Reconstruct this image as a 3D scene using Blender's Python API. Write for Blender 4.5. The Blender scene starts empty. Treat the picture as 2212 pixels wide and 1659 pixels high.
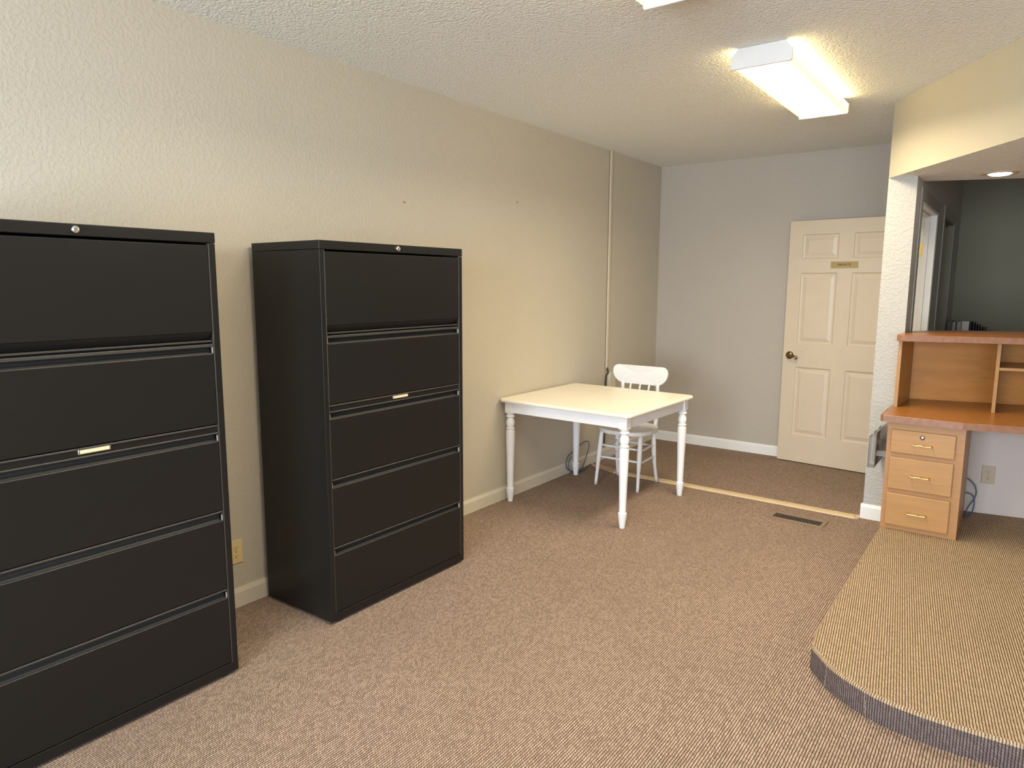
import bpy, bmesh, math, random
from mathutils import Vector, Matrix

random.seed(7)
scene = bpy.context.scene
C = scene.collection

# ------------------------------------------------------------------ camera
YAW, PITCH, ROLL, FPX = 0.63562541, 0.14325166, 0.00387658, 1494.0
CAM = Vector((2.89211504, 0.0, 1.5222728))
fw = Vector((-math.sin(YAW) * math.cos(PITCH), math.cos(YAW) * math.cos(PITCH), -math.sin(PITCH)))
r0 = Vector((math.cos(YAW), math.sin(YAW), 0))
u0 = r0.cross(fw)
rt = math.cos(ROLL) * r0 + math.sin(ROLL) * u0
up = -math.sin(ROLL) * r0 + math.cos(ROLL) * u0
cd = bpy.data.cameras.new('camera')
cam = bpy.data.objects.new('camera', cd)
C.objects.link(cam)
cam.matrix_world = Matrix(((rt.x, up.x, -fw.x, CAM.x), (rt.y, up.y, -fw.y, CAM.y), (rt.z, up.z, -fw.z, CAM.z), (0, 0, 0, 1)))
cd.sensor_fit = 'HORIZONTAL'
cd.sensor_width = 36
cd.lens = 36 * FPX / 2212
cd.clip_start = 0.02
scene.camera = cam

# ------------------------------------------------------------------ world, daylight, exposure
vs = scene.view_settings
vs.view_transform = 'Standard'
vs.look = 'None'
vs.gamma = 1
vs.use_curve_mapping = False
vs.exposure = 1.23
scene.cycles.use_denoising = True
scene.cycles.denoising_input_passes = 'RGB_ALBEDO_NORMAL'
scene.cycles.denoising_prefilter = 'ACCURATE'
scene.cycles.max_bounces = 10
scene.cycles.transparent_max_bounces = 24
scene.cycles.diffuse_bounces = 6
scene.cycles.sample_clamp_indirect = 6
world = bpy.data.worlds.new('World')
scene.world = world
world.use_nodes = True
world.node_tree.nodes['Background'].inputs[0].default_value = (0.75, 0.86, 1.0, 1)
world.node_tree.nodes['Background'].inputs[1].default_value = 1.0

WIN_W, LAMP_W, TUBE_W = 112.0, 2.2, 15.5
DAY = (0.80, 0.89, 1.0)
WARM = (1.0, 0.86, 0.62)


def area(name, loc, rot, sx, sy, power, col):
    l = bpy.data.lights.new(name, 'AREA')
    l.shape = 'RECTANGLE'
    l.size, l.size_y, l.energy, l.color = sx, sy, power, col
    o = bpy.data.objects.new(name, l)
    o.location, o.rotation_euler = loc, rot
    C.objects.link(o)
    return o


# daylight entering through the two front windows behind the camera
area('window_daylight', (2.30, -2.62, 1.45), (math.radians(80), 0, 0), 1.6, 1.9, WIN_W, DAY)
area('window_daylight', (4.30, -2.62, 1.45), (math.radians(80), 0, 0), 1.6, 1.9, WIN_W * 0.3, DAY)

# ------------------------------------------------------------------ materials
def mat(name):
    m = bpy.data.materials.new(name)
    m.use_nodes = True
    nt = m.node_tree
    b = nt.nodes['Principled BSDF']
    return m, nt, b


def N(nt, t, **kw):
    n = nt.nodes.new(t)
    for k, v in kw.items():
        setattr(n, k, v)
    return n


def M(nt, op, a, b=None, c=None):
    n = nt.nodes.new('ShaderNodeMath')
    n.operation = op
    for i, v in enumerate((a, b, c)):
        if v is None:
            continue
        if isinstance(v, (int, float)):
            n.inputs[i].default_value = v
        else:
            nt.links.new(v, n.inputs[i])
    return n.outputs[0]


def mixc(nt, fac, c1, c2):
    n = nt.nodes.new('ShaderNodeMix')
    n.data_type = 'RGBA'
    for i, v in ((0, fac), (6, c1), (7, c2)):
        if isinstance(v, (int, float, tuple)):
            n.inputs[i].default_value = v if not isinstance(v, tuple) else (*v, 1)
        else:
            nt.links.new(v, n.inputs[i])
    return n.outputs[2]


def coords(nt, kind='Object', scale=None):
    tc = nt.nodes.new('ShaderNodeTexCoord')
    if scale is None:
        return tc.outputs[kind]
    mp = nt.nodes.new('ShaderNodeMapping')
    mp.inputs['Scale'].default_value = scale
    nt.links.new(tc.outputs[kind], mp.inputs['Vector'])
    return mp.outputs[0]


def noise(nt, vec, scale, detail=3, rough=0.5):
    n = nt.nodes.new('ShaderNodeTexNoise')
    n.inputs['Scale'].default_value = scale
    n.inputs['Detail'].default_value = detail
    n.inputs['Roughness'].default_value = rough
    nt.links.new(vec, n.inputs['Vector'])
    return n.outputs['Fac']


def ramp(nt, fac, lo, hi):
    n = nt.nodes.new('ShaderNodeMapRange')
    n.inputs[1].default_value, n.inputs[2].default_value = lo, hi
    nt.links.new(fac, n.inputs[0])
    return n.outputs[0]


def bump(nt, b, h, strength, dist):
    n = nt.nodes.new('ShaderNodeBump')
    n.inputs['Strength'].default_value = strength
    n.inputs['Distance'].default_value = dist
    nt.links.new(h, n.inputs['Height'])
    nt.links.new(n.outputs[0], b.inputs['Normal'])


def plain(name, col, rough=0.5, metal=0.0, bumpy=None, spec=0.5):
    m, nt, b = mat(name)
    v = coords(nt)
    f = noise(nt, v, 9, 3)
    k = 0.94
    nt.links.new(mixc(nt, f, tuple(c * k for c in col), tuple(min(1, c * 1.05) for c in col)), b.inputs['Base Color'])
    b.inputs['Roughness'].default_value = rough
    b.inputs['Metallic'].default_value = metal
    b.inputs['Specular IOR Level'].default_value = spec
    if bumpy:
        bump(nt, b, noise(nt, v, bumpy[0], 2), bumpy[1], bumpy[2])
    return m


def wall_paint(name, col, strength=0.35):
    m, nt, b = mat(name)
    v = coords(nt)
    big = noise(nt, v, 1.3, 2)
    nt.links.new(mixc(nt, big, tuple(c * 0.96 for c in col), tuple(c * 1.03 for c in col)), b.inputs['Base Color'])
    b.inputs['Roughness'].default_value = 0.62
    b.inputs['Specular IOR Level'].default_value = 0.3
    a = noise(nt, v, 62, 3, 0.55)
    pl = ramp(nt, a, 0.46, 0.58)
    bump(nt, b, pl, strength, 0.0022)
    return m


def popcorn(name, col):
    m, nt, b = mat(name)
    v = coords(nt)
    a = noise(nt, v, 95, 3, 0.6)
    vo = nt.nodes.new('ShaderNodeTexVoronoi')
    vo.inputs['Scale'].default_value = 78
    nt.links.new(v, vo.inputs['Vector'])
    h = M(nt, 'SUBTRACT', M(nt, 'MULTIPLY', a, 1.3), vo.outputs['Distance'])
    b.inputs['Roughness'].default_value = 0.95
    b.inputs['Specular IOR Level'].default_value = 0.1
    nt.links.new(mixc(nt, ramp(nt, h, -0.1, 0.6), tuple(c * 0.93 for c in col), col), b.inputs['Base Color'])
    bump(nt, b, h, 0.8, 0.0055)
    return m


def carpet(name, dark, mid, light, pitch=0.0092):
    m, nt, b = mat(name)
    uv = coords(nt, 'UV')
    sp = N(nt, 'ShaderNodeSeparateXYZ')
    nz = nt.nodes.new('ShaderNodeTexNoise')
    nz.inputs['Scale'].default_value = 45
    nz.inputs['Detail'].default_value = 2
    nt.links.new(uv, nz.inputs['Vector'])
    wob = M(nt, 'MULTIPLY', M(nt, 'SUBTRACT', nz.outputs['Fac'], 0.5), 0.0032)
    nt.links.new(uv, sp.inputs[0])
    u = M(nt, 'DIVIDE', M(nt, 'ADD', sp.outputs[0], wob), pitch)
    iu = M(nt, 'FLOOR', u)
    fu = M(nt, 'SUBTRACT', M(nt, 'FRACT', u), 0.5)
    wn = N(nt, 'ShaderNodeTexWhiteNoise', noise_dimensions='1D')
    nt.links.new(iu, wn.inputs['W'])
    vv = M(nt, 'ADD', M(nt, 'DIVIDE', sp.outputs[1], pitch * 1.2), M(nt, 'ADD', M(nt, 'MULTIPLY', wn.outputs['Value'], 3.0), M(nt, 'MULTIPLY', fu, 0.8)))
    iv = M(nt, 'FLOOR', vv)
    fv = M(nt, 'SUBTRACT', M(nt, 'FRACT', vv), 0.5)
    pu = M(nt, 'SUBTRACT', 1.0, M(nt, 'MULTIPLY', M(nt, 'MULTIPLY', fu, fu), 4.0))
    pv = M(nt, 'SUBTRACT', 1.0, M(nt, 'MULTIPLY', M(nt, 'MULTIPLY', fv, fv), 4.0))
    h = M(nt, 'MULTIPLY', pu, M(nt, 'ADD', 0.42, M(nt, 'MULTIPLY', pv, 0.58)))
    cx = N(nt, 'ShaderNodeCombineXYZ')
    nt.links.new(iu, cx.inputs[0])
    nt.links.new(iv, cx.inputs[1])
    w2 = N(nt, 'ShaderNodeTexWhiteNoise', noise_dimensions='2D')
    nt.links.new(cx.outputs[0], w2.inputs['Vector'])
    tone = mixc(nt, M(nt, 'ADD', 0.25, M(nt, 'MULTIPLY', w2.outputs['Value'], 0.6)), mid, light)
    big = noise(nt, uv, 1.1, 3)
    tone = mixc(nt, M(nt, 'MULTIPLY', ramp(nt, big, 0.35, 0.7), 0.25), tone, mid)
    col = mixc(nt, ramp(nt, h, 0.10, 0.70), dark, tone)
    nt.links.new(col, b.inputs['Base Color'])
    b.inputs['Roughness'].default_value = 1.0
    b.inputs['Specular IOR Level'].default_value = 0.05
    bump(nt, b, h, 0.7, 0.006)
    return m


def wood(name, c1, c2, rough=0.4, stretch=(3, 3, 60), spots=False):
    m, nt, b = mat(name)
    v = coords(nt, 'Object', stretch)
    f = noise(nt, v, 1.6, 5, 0.6)
    col = mixc(nt, ramp(nt, f, 0.3, 0.7), c1, c2)
    if spots:
        v2 = coords(nt, 'Object', (6, 6, 14))
        s = ramp(nt, noise(nt, v2, 2.2, 4, 0.65), 0.62, 0.78)
        col = mixc(nt, M(nt, 'MULTIPLY', s, 0.6), col, tuple(c * 0.45 for c in c1))
    nt.links.new(col, b.inputs['Base Color'])
    b.inputs['Roughness'].default_value = rough
    bump(nt, b, f, 0.08, 0.001)
    return m


def laminate(name, c1, c2, rough):
    m, nt, b = mat(name)
    v = coords(nt)
    f = noise(nt, v, 38, 6, 0.7)
    nt.links.new(mixc(nt, ramp(nt, f, 0.35, 0.65), c1, c2), b.inputs['Base Color'])
    b.inputs['Roughness'].default_value = rough
    return m


def chipped(name, paint, under, rough):
    m, nt, b = mat(name)
    v = coords(nt)
    g = N(nt, 'ShaderNodeNewGeometry')
    e = ramp(nt, g.outputs['Pointiness'], 0.54, 0.62)
    f = ramp(nt, noise(nt, v, 30, 4, 0.7), 0.5, 0.62)
    nt.links.new(mixc(nt, M(nt, 'MULTIPLY', M(nt, 'MULTIPLY', e, f), 0.8), paint, under), b.inputs['Base Color'])
    b.inputs['Roughness'].default_value = rough
    bump(nt, b, noise(nt, v, 120, 3), 0.12, 0.001)
    return m


def emit(name, col, s):
    m, nt, b = mat(name)
    b.inputs['Base Color'].default_value = (*col, 1)
    b.inputs['Emission Color'].default_value = (*col, 1)
    b.inputs['Emission Strength'].default_value = s
    return m


def lens_mat(name):
    # acrylic wraparound lens: two tubes glow through it as brighter stripes
    m, nt, b = mat(name)
    sp = N(nt, 'ShaderNodeSeparateXYZ')
    nt.links.new(coords(nt), sp.inputs[0])
    d = M(nt, 'ABSOLUTE', M(nt, 'SUBTRACT', M(nt, 'ABSOLUTE', sp.outputs[0]), 0.058))
    glow = M(nt, 'POWER', ramp(nt, d, 0.070, 0.008), 2.0)
    side = ramp(nt, sp.outputs[2], -0.05, -0.085)
    glow = M(nt, 'MULTIPLY', glow, side)
    leak = M(nt, 'MULTIPLY', ramp(nt, sp.outputs[2], -0.046, -0.040), 4.2)      # light spilling out above the lens shoulder
    st = M(nt, 'ADD', M(nt, 'ADD', 0.62, leak), M(nt, 'MULTIPLY', glow, LAMP_W))
    b.inputs['Base Color'].default_value = (0.8, 0.8, 0.75, 1)
    nt.links.new(mixc(nt, ramp(nt, glow, 0.0, 0.25), (1.0, 0.76, 0.36), WARM), b.inputs['Emission Color'])
    nt.links.new(st, b.inputs['Emission Strength'])
    return m


def acrylic(name):
    m, nt, b = mat(name)
    out = nt.nodes['Material Output']
    tr = N(nt, 'ShaderNodeBsdfTransparent')
    tr.inputs[0].default_value = (0.94, 0.935, 0.92, 1)
    gl = N(nt, 'ShaderNodeBsdfGlossy')
    gl.inputs['Roughness'].default_value = 0.08
    df = N(nt, 'ShaderNodeBsdfDiffuse')
    df.inputs[0].default_value = (0.70, 0.68, 0.65, 1)
    fr = N(nt, 'ShaderNodeFresnel')
    mx = N(nt, 'ShaderNodeMixShader')
    mx.inputs[0].default_value = 0.16
    nt.links.new(tr.outputs[0], mx.inputs[1])
    nt.links.new(df.outputs[0], mx.inputs[2])
    m2 = N(nt, 'ShaderNodeMixShader')
    nt.links.new(fr.outputs[0], m2.inputs[0])
    nt.links.new(mx.outputs[0], m2.inputs[1])
    nt.links.new(gl.outputs[0], m2.inputs[2])
    nt.links.new(m2.outputs[0], out.inputs['Surface'])
    return m


MT = dict(
    wall=wall_paint('wall_paint', (0.545, 0.495, 0.402)),
    wall2=wall_paint('back_wall_paint', (0.46, 0.415, 0.355), 0.4),
    wallw=wall_paint('white_wall_paint', (0.45, 0.44, 0.41), 0.6),
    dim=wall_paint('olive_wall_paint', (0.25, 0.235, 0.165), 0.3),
    wallhd=wall_paint('cream_wall_paint', (0.48, 0.43, 0.32), 0.2),
    wallh=wall_paint('grey_half_wall_paint', (0.54, 0.475, 0.44), 0.15),
    dimtrim=plain('shade_darkened_trim', (0.30, 0.30, 0.25), 0.45),  # casing paint darkened in its colour to stand for the dim room's shade
    ceil=popcorn('popcorn_ceiling', (0.885, 0.89, 0.835)),
    carpet=carpet('berber_carpet', (0.042, 0.026, 0.018), (0.29, 0.202, 0.148), (0.66, 0.50, 0.39)),
    carpet2=carpet('tan_berber_carpet', (0.055, 0.036, 0.020), (0.42, 0.292, 0.178), (0.70, 0.53, 0.36)),
    carpet3=carpet('riser_berber_carpet', (0.035, 0.025, 0.023), (0.13, 0.097, 0.090), (0.26, 0.205, 0.19)),  # platform riser face, darker and greyer than the platform top
    trim=plain('trim_paint', (0.66, 0.61, 0.50), 0.4),
    trimw=plain('white_trim_paint', (0.78, 0.78, 0.76), 0.4),
    door=plain('door_paint', (0.62, 0.52, 0.39), 0.42),
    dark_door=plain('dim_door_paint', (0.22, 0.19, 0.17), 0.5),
    black=plain('black_metal', (0.0085, 0.0083, 0.0080), 0.36, 0.0, (900, 0.10, 0.0005), 0.36),
    blackedge=plain('black_edge_highlight', (0.045, 0.042, 0.038), 0.24, 0.0, None, 0.6),  # glossier black, its base lightened to paint in the edge highlights
    blackin=plain('black_recess', (0.012, 0.012, 0.012), 0.6),
    chrome=plain('chrome', (0.72, 0.70, 0.66), 0.18, 1.0),
    card=plain('label_card', (0.70, 0.62, 0.40), 0.4),
    tpaint=plain('white_table_paint', (0.84, 0.84, 0.85), 0.38),
    white=chipped('white_paint', (0.80, 0.80, 0.80), (0.32, 0.22, 0.14), 0.38),
    cream=plain('cream_tabletop_paint', (0.94, 0.87, 0.73), 0.35),
    maple=wood('maple', (0.385, 0.205, 0.072), (0.45, 0.245, 0.092), 0.38, (2, 2, 30)),
    maple2=wood('maple_panel', (0.35, 0.135, 0.013), (0.50, 0.205, 0.026), 0.45, (1.5, 1.5, 9), True),
    frame=wood('maple_frame', (0.37, 0.185, 0.07), (0.43, 0.225, 0.088), 0.42, (2, 2, 30)),
    lam=laminate('brown_laminate', (0.26, 0.095, 0.02), (0.36, 0.14, 0.032), 0.32),
    lam2=laminate('brown_laminate_edge', (0.24, 0.11, 0.06), (0.32, 0.16, 0.095), 0.35),
    brass=plain('brass', (0.85, 0.60, 0.22), 0.22, 1.0),
    brass_aged=plain('aged_brass', (0.24, 0.17, 0.075), 0.3, 1.0),
    sign=plain('sign_brass', (0.36, 0.28, 0.11), 0.42, 0.3),
    ink=plain('dark_lettering', (0.10, 0.055, 0.012), 0.6),
    ivory=plain('ivory_plastic', (0.74, 0.60, 0.30), 0.35),
    ivory2=plain('pale_plastic', (0.42, 0.35, 0.26), 0.35),
    slot=plain('dark_slot', (0.04, 0.03, 0.02), 0.7),
    blue=plain('blue_cable', (0.04, 0.085, 0.17), 0.5),
    pale=wood('pale_pine', (0.58, 0.43, 0.25), (0.68, 0.53, 0.33), 0.5, (5, 60, 60)),
    seam=plain('seam_yarn', (0.27, 0.22, 0.19), 0.95),
    scrap=plain('tan_backing', (0.52, 0.34, 0.22), 0.9),
    bronze=plain('brown_metal', (0.27, 0.185, 0.115), 0.5, 0.2),
    grey=plain('grey_metal', (0.48, 0.46, 0.40), 0.35, 0.5),
    enamel=plain('white_enamel', (0.74, 0.74, 0.72), 0.4),
    housing=plain('lamp_housing', (0.75, 0.72, 0.62), 0.5),
    lens=lens_mat('acrylic_lens'),
    bulb=emit('downlight_bulb', (1.0, 0.95, 0.98), 9.0),
    ring=plain('downlight_ring', (0.62, 0.52, 0.36), 0.4),
    clear=acrylic('clear_acrylic'),
    binder_w=plain('pale_binder', (0.60, 0.57, 0.48), 0.5),
    binder_g=plain('green_grey_binder', (0.30, 0.30, 0.25), 0.5),
    binder_d=plain('dark_binder', (0.07, 0.06, 0.05), 0.5),
    glassless=plain('window_frame_paint', (0.7, 0.7, 0.7), 0.4),
)


# ------------------------------------------------------------------ mesh helpers
def box(bm, x0, x1, y0, y1, z0, z1, bev=0.0, seg=2):
    r = bmesh.ops.create_cube(bm, size=1.0)
    vs_ = r['verts']
    for v in vs_:
        v.co = Vector(((x0 + x1) / 2 + v.co.x * (x1 - x0), (y0 + y1) / 2 + v.co.y * (y1 - y0), (z0 + z1) / 2 + v.co.z * (z1 - z0)))
    if bev > 0:
        es = list({e for v in vs_ for e in v.link_edges})
        bmesh.ops.bevel(bm, geom=es, offset=bev, segments=seg, affect='EDGES', profile=0.5)
    return bm


def prism(bm, poly, z0, z1, axis='z', bev=0.0, seg=2):
    """polygon extruded along an axis: 'z' takes (x,y), 'y' takes (x,z), 'x' takes (y,z)"""
    def P(p, t):
        return {'z': (p[0], p[1], t), 'y': (p[0], t, p[1]), 'x': (t, p[0], p[1])}[axis]
    a = [bm.verts.new(P(p, z0)) for p in poly]
    b = [bm.verts.new(P(p, z1)) for p in poly]
    n = len(poly)
    fs = [bm.faces.new(a[::-1]), bm.faces.new(b)]
    for i in range(n):
        fs.append(bm.faces.new((a[i], a[(i + 1) % n], b[(i + 1) % n], b[i])))
    bmesh.ops.recalc_face_normals(bm, faces=fs)
    if bev > 0:
        es = [e for f in fs[:2] for e in f.edges]
        bmesh.ops.bevel(bm, geom=list(set(es)), offset=bev, segments=seg, affect='EDGES', profile=0.5)
    return bm


def lathe(bm, prof, origin=(0, 0, 0), axis=(0, 0, 1), seg=16):
    """prof: list of (radius, distance along axis)"""
    ax = Vector(axis).normalized()
    t = Vector((1, 0, 0)) if abs(ax.x) < 0.9 else Vector((0, 1, 0))
    u = ax.cross(t).normalized()
    w = ax.cross(u)
    o = Vector(origin)
    rings = []
    for r, d in prof:
        rings.append([bm.verts.new(o + ax * d + (u * math.cos(2 * math.pi * k / seg) + w * math.sin(2 * math.pi * k / seg)) * r) for k in range(seg)])
    fs = []
    for a, b in zip(rings, rings[1:]):
        for k in range(seg):
            fs.append(bm.faces.new((a[k], a[(k + 1) % seg], b[(k + 1) % seg], b[k])))
    fs.append(bm.faces.new(rings[0][::-1]))
    fs.append(bm.faces.new(rings[-1]))
    bmesh.ops.recalc_face_normals(bm, faces=fs)
    return bm


def tube(bm, pts, rad, seg=8):
    pts = [Vector(p) for p in pts]
    n = len(pts)
    rs = rad if isinstance(rad, (list, tuple)) else [rad] * n
    rings = []
    prev = None
    for i, p in enumerate(pts):
        d = (pts[min(i + 1, n - 1)] - pts[max(i - 1, 0)]).normalized()
        if prev is None:
            t = Vector((0, 0, 1)) if abs(d.z) < 0.9 else Vector((1, 0, 0))
            u = d.cross(t).normalized()
        else:
            u = (prev - d * prev.dot(d)).normalized()
        prev = u
        w = d.cross(u)
        rings.append([bm.verts.new(p + (u * math.cos(2 * math.pi * k / seg) + w * math.sin(2 * math.pi * k / seg)) * rs[i]) for k in range(seg)])
    fs = []
    for a, b in zip(rings, rings[1:]):
        for k in range(seg):
            fs.append(bm.faces.new((a[k], a[(k + 1) % seg], b[(k + 1) % seg], b[k])))
    fs.append(bm.faces.new(rings[0][::-1]))
    fs.append(bm.faces.new(rings[-1]))
    bmesh.ops.recalc_face_normals(bm, faces=fs)
    return bm


def smooth_path(ctrl, n=8):
    """Catmull-Rom through control points"""
    P = [Vector(c) for c in ctrl]
    P = [2 * P[0] - P[1]] + P + [2 * P[-1] - P[-2]]
    out = []
    for i in range(1, len(P) - 2):
        for k in range(n):
            t = k / n
            a, b, c, d = P[i - 1], P[i], P[i + 1], P[i + 2]
            out.append(0.5 * ((2 * b) + (c - a) * t + (2 * a - 5 * b + 4 * c - d) * t * t + (3 * b - a - 3 * c + d) * t ** 3))
    out.append(P[-2])
    return out


def obj(name, bm, m, parent=None, smooth=False, loc=None):
    me = bpy.data.meshes.new(name)
    bm.to_mesh(me)
    bm.free()
    if isinstance(m, (list, tuple)):
        for x in m:
            me.materials.append(x)
    else:
        me.materials.append(m)
    if smooth:
        for p in me.polygons:
            p.use_smooth = True
        if smooth != 'all':
            me.set_sharp_from_angle(angle=math.radians(50))
    o = bpy.data.objects.new(name, me)
    C.objects.link(o)
    if smooth is True:
        w = o.modifiers.new('weighted', 'WEIGHTED_NORMAL')
        w.keep_sharp = True
        w.weight = 100
    if parent:
        o.parent = parent
    if loc:
        o.location = loc
    return o


def B():
    return bmesh.new()


def thing(name, label, cat, loc=(0, 0, 0), rz=0.0, group=None):
    o = bpy.data.objects.new(name, None)
    o.empty_display_size = 0.1
    C.objects.link(o)
    o.location = loc
    o.rotation_euler = (0, 0, rz)
    tag(o, label, cat, group)
    return o


def tag(o, label, cat, group=None):
    o['label'] = label
    o['category'] = cat
    if group:
        o['group'] = group
    return o


def struct(name, bm, m, parent=None, smooth=False):
    o = obj(name, bm, m, parent, smooth)
    if not parent:
        o['kind'] = 'structure'
    return o


def dup(root, loc, label):
    r = root.copy()
    C.objects.link(r)
    r.location = loc
    r['label'] = label
    for ch in list(root.children):
        c = ch.copy()
        C.objects.link(c)
        c.parent = r
        for g in list(ch.children):
            d = g.copy()
            C.objects.link(d)
            d.parent = c
    return r


# ------------------------------------------------------------------ room shell
H = 2.627
YB, YF, XR, YE = 6.302, -2.5, 5.5, 8.25
PX0, PX1, PY = 2.142, 2.30, 4.93          # partition thickness and near end


def uv_floor(bm, f):
    l = bm.loops.layers.uv.verify()
    for face in bm.faces:
        for lp in face.loops:
            lp[l].uv = f(lp.vert.co, face)


bm = B()
box(bm, -0.15, XR + 0.15, YF - 0.15, YE + 0.15, -0.12, 0.0)
uv_floor(bm, lambda c, f: (c.x, c.y))
struct('floor', bm, MT['carpet'])

bm = B()
box(bm, -0.15, XR + 0.15, YF - 0.15, YE + 0.15, H, H + 0.12)
struct('ceiling', bm, MT['ceil'])
bm = B()
box(bm, -0.15, 0, YF - 0.15, YB + 0.12, 0, H)
wl = struct('wall_left', bm, MT['wall'])
for (y, z) in ((2.881, 1.981), (3.971, 2.083)):
    bm = B()
    lathe(bm, [(0.006, 0.0), (0.005, 0.004), (0.002, 0.006)], (0, y, z), (1, 0, 0), 8)
    obj('wall_nail', bm, MT['bronze'], wl)
bm = B()
box(bm, 0, PX0, YB, YB + 0.12, 0, H)
struct('wall_back', bm, MT['wall2'])
bm = B()
box(bm, XR, XR + 0.15, YF - 0.15, YE + 0.15, 0, H)
struct('wall_right', bm, MT['wall'])
bm = B()
box(bm, -0.15, XR + 0.15, YE, YE + 0.15, 0, H)
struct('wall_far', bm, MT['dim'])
# front wall behind the camera with two window openings
bm = B()
for a in ((0, 1.45, 0, H), (3.15, 3.45, 0, H), (5.15, XR, 0, H), (1.45, 3.15, 0, 0.5), (1.45, 3.15, 2.4, H), (3.45, 5.15, 0, 0.5), (3.45, 5.15, 2.4, H)):
    box(bm, a[0], a[1], YF - 0.15, YF, a[2], a[3])
struct('wall_front', bm, MT['wall'])
for n, x0 in ((1, 1.45), (2, 3.45)):
    bm = B()
    for q in ((x0, x0 + 0.05, 0.5, 2.4), (x0 + 1.65, x0 + 1.7, 0.5, 2.4), (x0 + 0.05, x0 + 1.65, 0.5, 0.55), (x0 + 0.05, x0 + 1.65, 2.35, 2.4), (x0 + 0.83, x0 + 0.87, 0.55, 2.35)):
        box(bm, q[0], q[1], YF - 0.1, YF - 0.04, q[2], q[3])
    struct('window_%d' % n, bm, MT['glassless'])

# partition that ends beside the desk, with two door openings
D1, D2 = (5.20, 6.14), (6.69, 7.54)
bm = B()
for y0, y1, z0, z1 in ((PY, D1[0], 0, H), (D1[0], D1[1], 2.06, H), (D1[1], D2[0], 0, H), (D2[0], D2[1], 2.08, H), (D2[1], YE, 0, H)):
    box(bm, PX0, PX1, y0, y1, z0, z1)
struct('wall_partition', bm, MT['wallw'])

# diagonal header over the reception desk with a low popcorn soffit
bm = B()
poly = [(PX0, PY), (3.7, PY - (3.7 - PX0) * 1.468), (XR, PY - (3.7 - PX0) * 1.468), (XR, 6.45), (PX1 + 0.001, 5.20), (PX1 + 0.001, PY)]
prism(bm, poly, 2.18, H)
bm.faces.ensure_lookup_table()
bm.normal_update()
for f in bm.faces:
    f.material_index = 1 if f.normal.z < -0.5 else 0
hd = struct('wall_header', bm, [MT['wallhd'], MT['ceil']])

# half wall behind the desk
a0, a1 = Vector((PX1, 5.075)), Vector((XR, 5.075 + (XR - PX1) * 0.176))
bm = B()
prism(bm, [(a0.x, a0.y), (a1.x, a1.y), (a1.x, a1.y + 0.14), (a0.x, a0.y + 0.14)], 0.1, 0.742)
struct('wall_half', bm, MT['wallh'])


# raised carpeted platform with a rounded near corner
def platform():
    h = 0.10
    curve = [(2.305, 2.92), (2.322, 2.80), (2.358, 2.745), (2.412, 2.678), (2.471, 2.63), (2.53, 2.595), (2.583, 2.567), (2.66, 2.547), (2.75, 2.538), (2.87, 2.538), (3.0, 2.545), (3.4, 2.56), (XR, 2.60)]
    pts = [(2.305, 4.928)] + [(p.x, p.y) for p in smooth_path([(x, y, 0) for x, y in curve[:-2]], 5)] + curve[-2:]
    pts = pts + [(XR, 5.62), (PX1 + 0.006, 5.08)]
    bm = B()
    l = bm.loops.layers.uv.verify()
    ca, sa = math.cos(math.radians(7.2)), math.sin(math.radians(7.2))
    n = len(pts)
    prof = [(0.0, 0.0), (0.0, h - 0.012), (0.003, h - 0.004), (0.011, h)]    # inset, z
    # inward normals
    nor = []
    for i in range(n):
        a, b = Vector(pts[i - 1]), Vector(pts[(i + 1) % n])
        d = (b - a).normalized()
        nor.append(Vector((-d.y, d.x)))
    rings = [[bm.verts.new((pts[i][0] + nor[i].x * ins, pts[i][1] + nor[i].y * ins, z)) for i in range(n)] for ins, z in prof]
    arc = [0.0]
    for i in range(n):
        arc.append(arc[-1] + (Vector(pts[(i + 1) % n]) - Vector(pts[i])).length)
    for k in range(len(prof) - 1):
        for i in range(n):
            j = (i + 1) % n
            f = bm.faces.new((rings[k][i], rings[k][j], rings[k + 1][j], rings[k + 1][i]))
            zz = (prof[k], prof[k + 1])
            uvs = ((arc[i], zz[0][1]), (arc[i + 1], zz[0][1]), (arc[i + 1], zz[1][1] + zz[1][0]), (arc[i], zz[1][1] + zz[1][0]))
            for lp, q in zip(f.loops, uvs):
                lp[l].uv = q
            f.smooth = True
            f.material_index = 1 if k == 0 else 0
    top = bm.faces.new(rings[-1])
    for lp in top.loops:
        c = lp.vert.co
        lp[l].uv = (c.x * ca + c.y * sa, -c.x * sa + c.y * ca)
    bm.normal_update()
    if top.normal.z < 0:
        bmesh.ops.reverse_faces(bm, faces=list(bm.faces))
    return bm


pf = struct('floor_platform', platform(), [MT['carpet2'], MT['carpet3']])
for sx, sy, lean in ((2.402, 2.6895, 0.006), (2.556, 2.5795, -0.012)):
    bm = B()
    pts = []
    for i in range(15):
        z = 0.002 + i * 0.0063
        w = 0.0028 * math.sin(i * 1.7) + lean * (i / 14 - 0.5)
        pts.append((sx + w * 0.75, sy - w * 0.6, z))
    tube(bm, pts, 0.0018, 6)
    obj('carpet_seam', bm, MT['seam'], pf, 'all')


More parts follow.
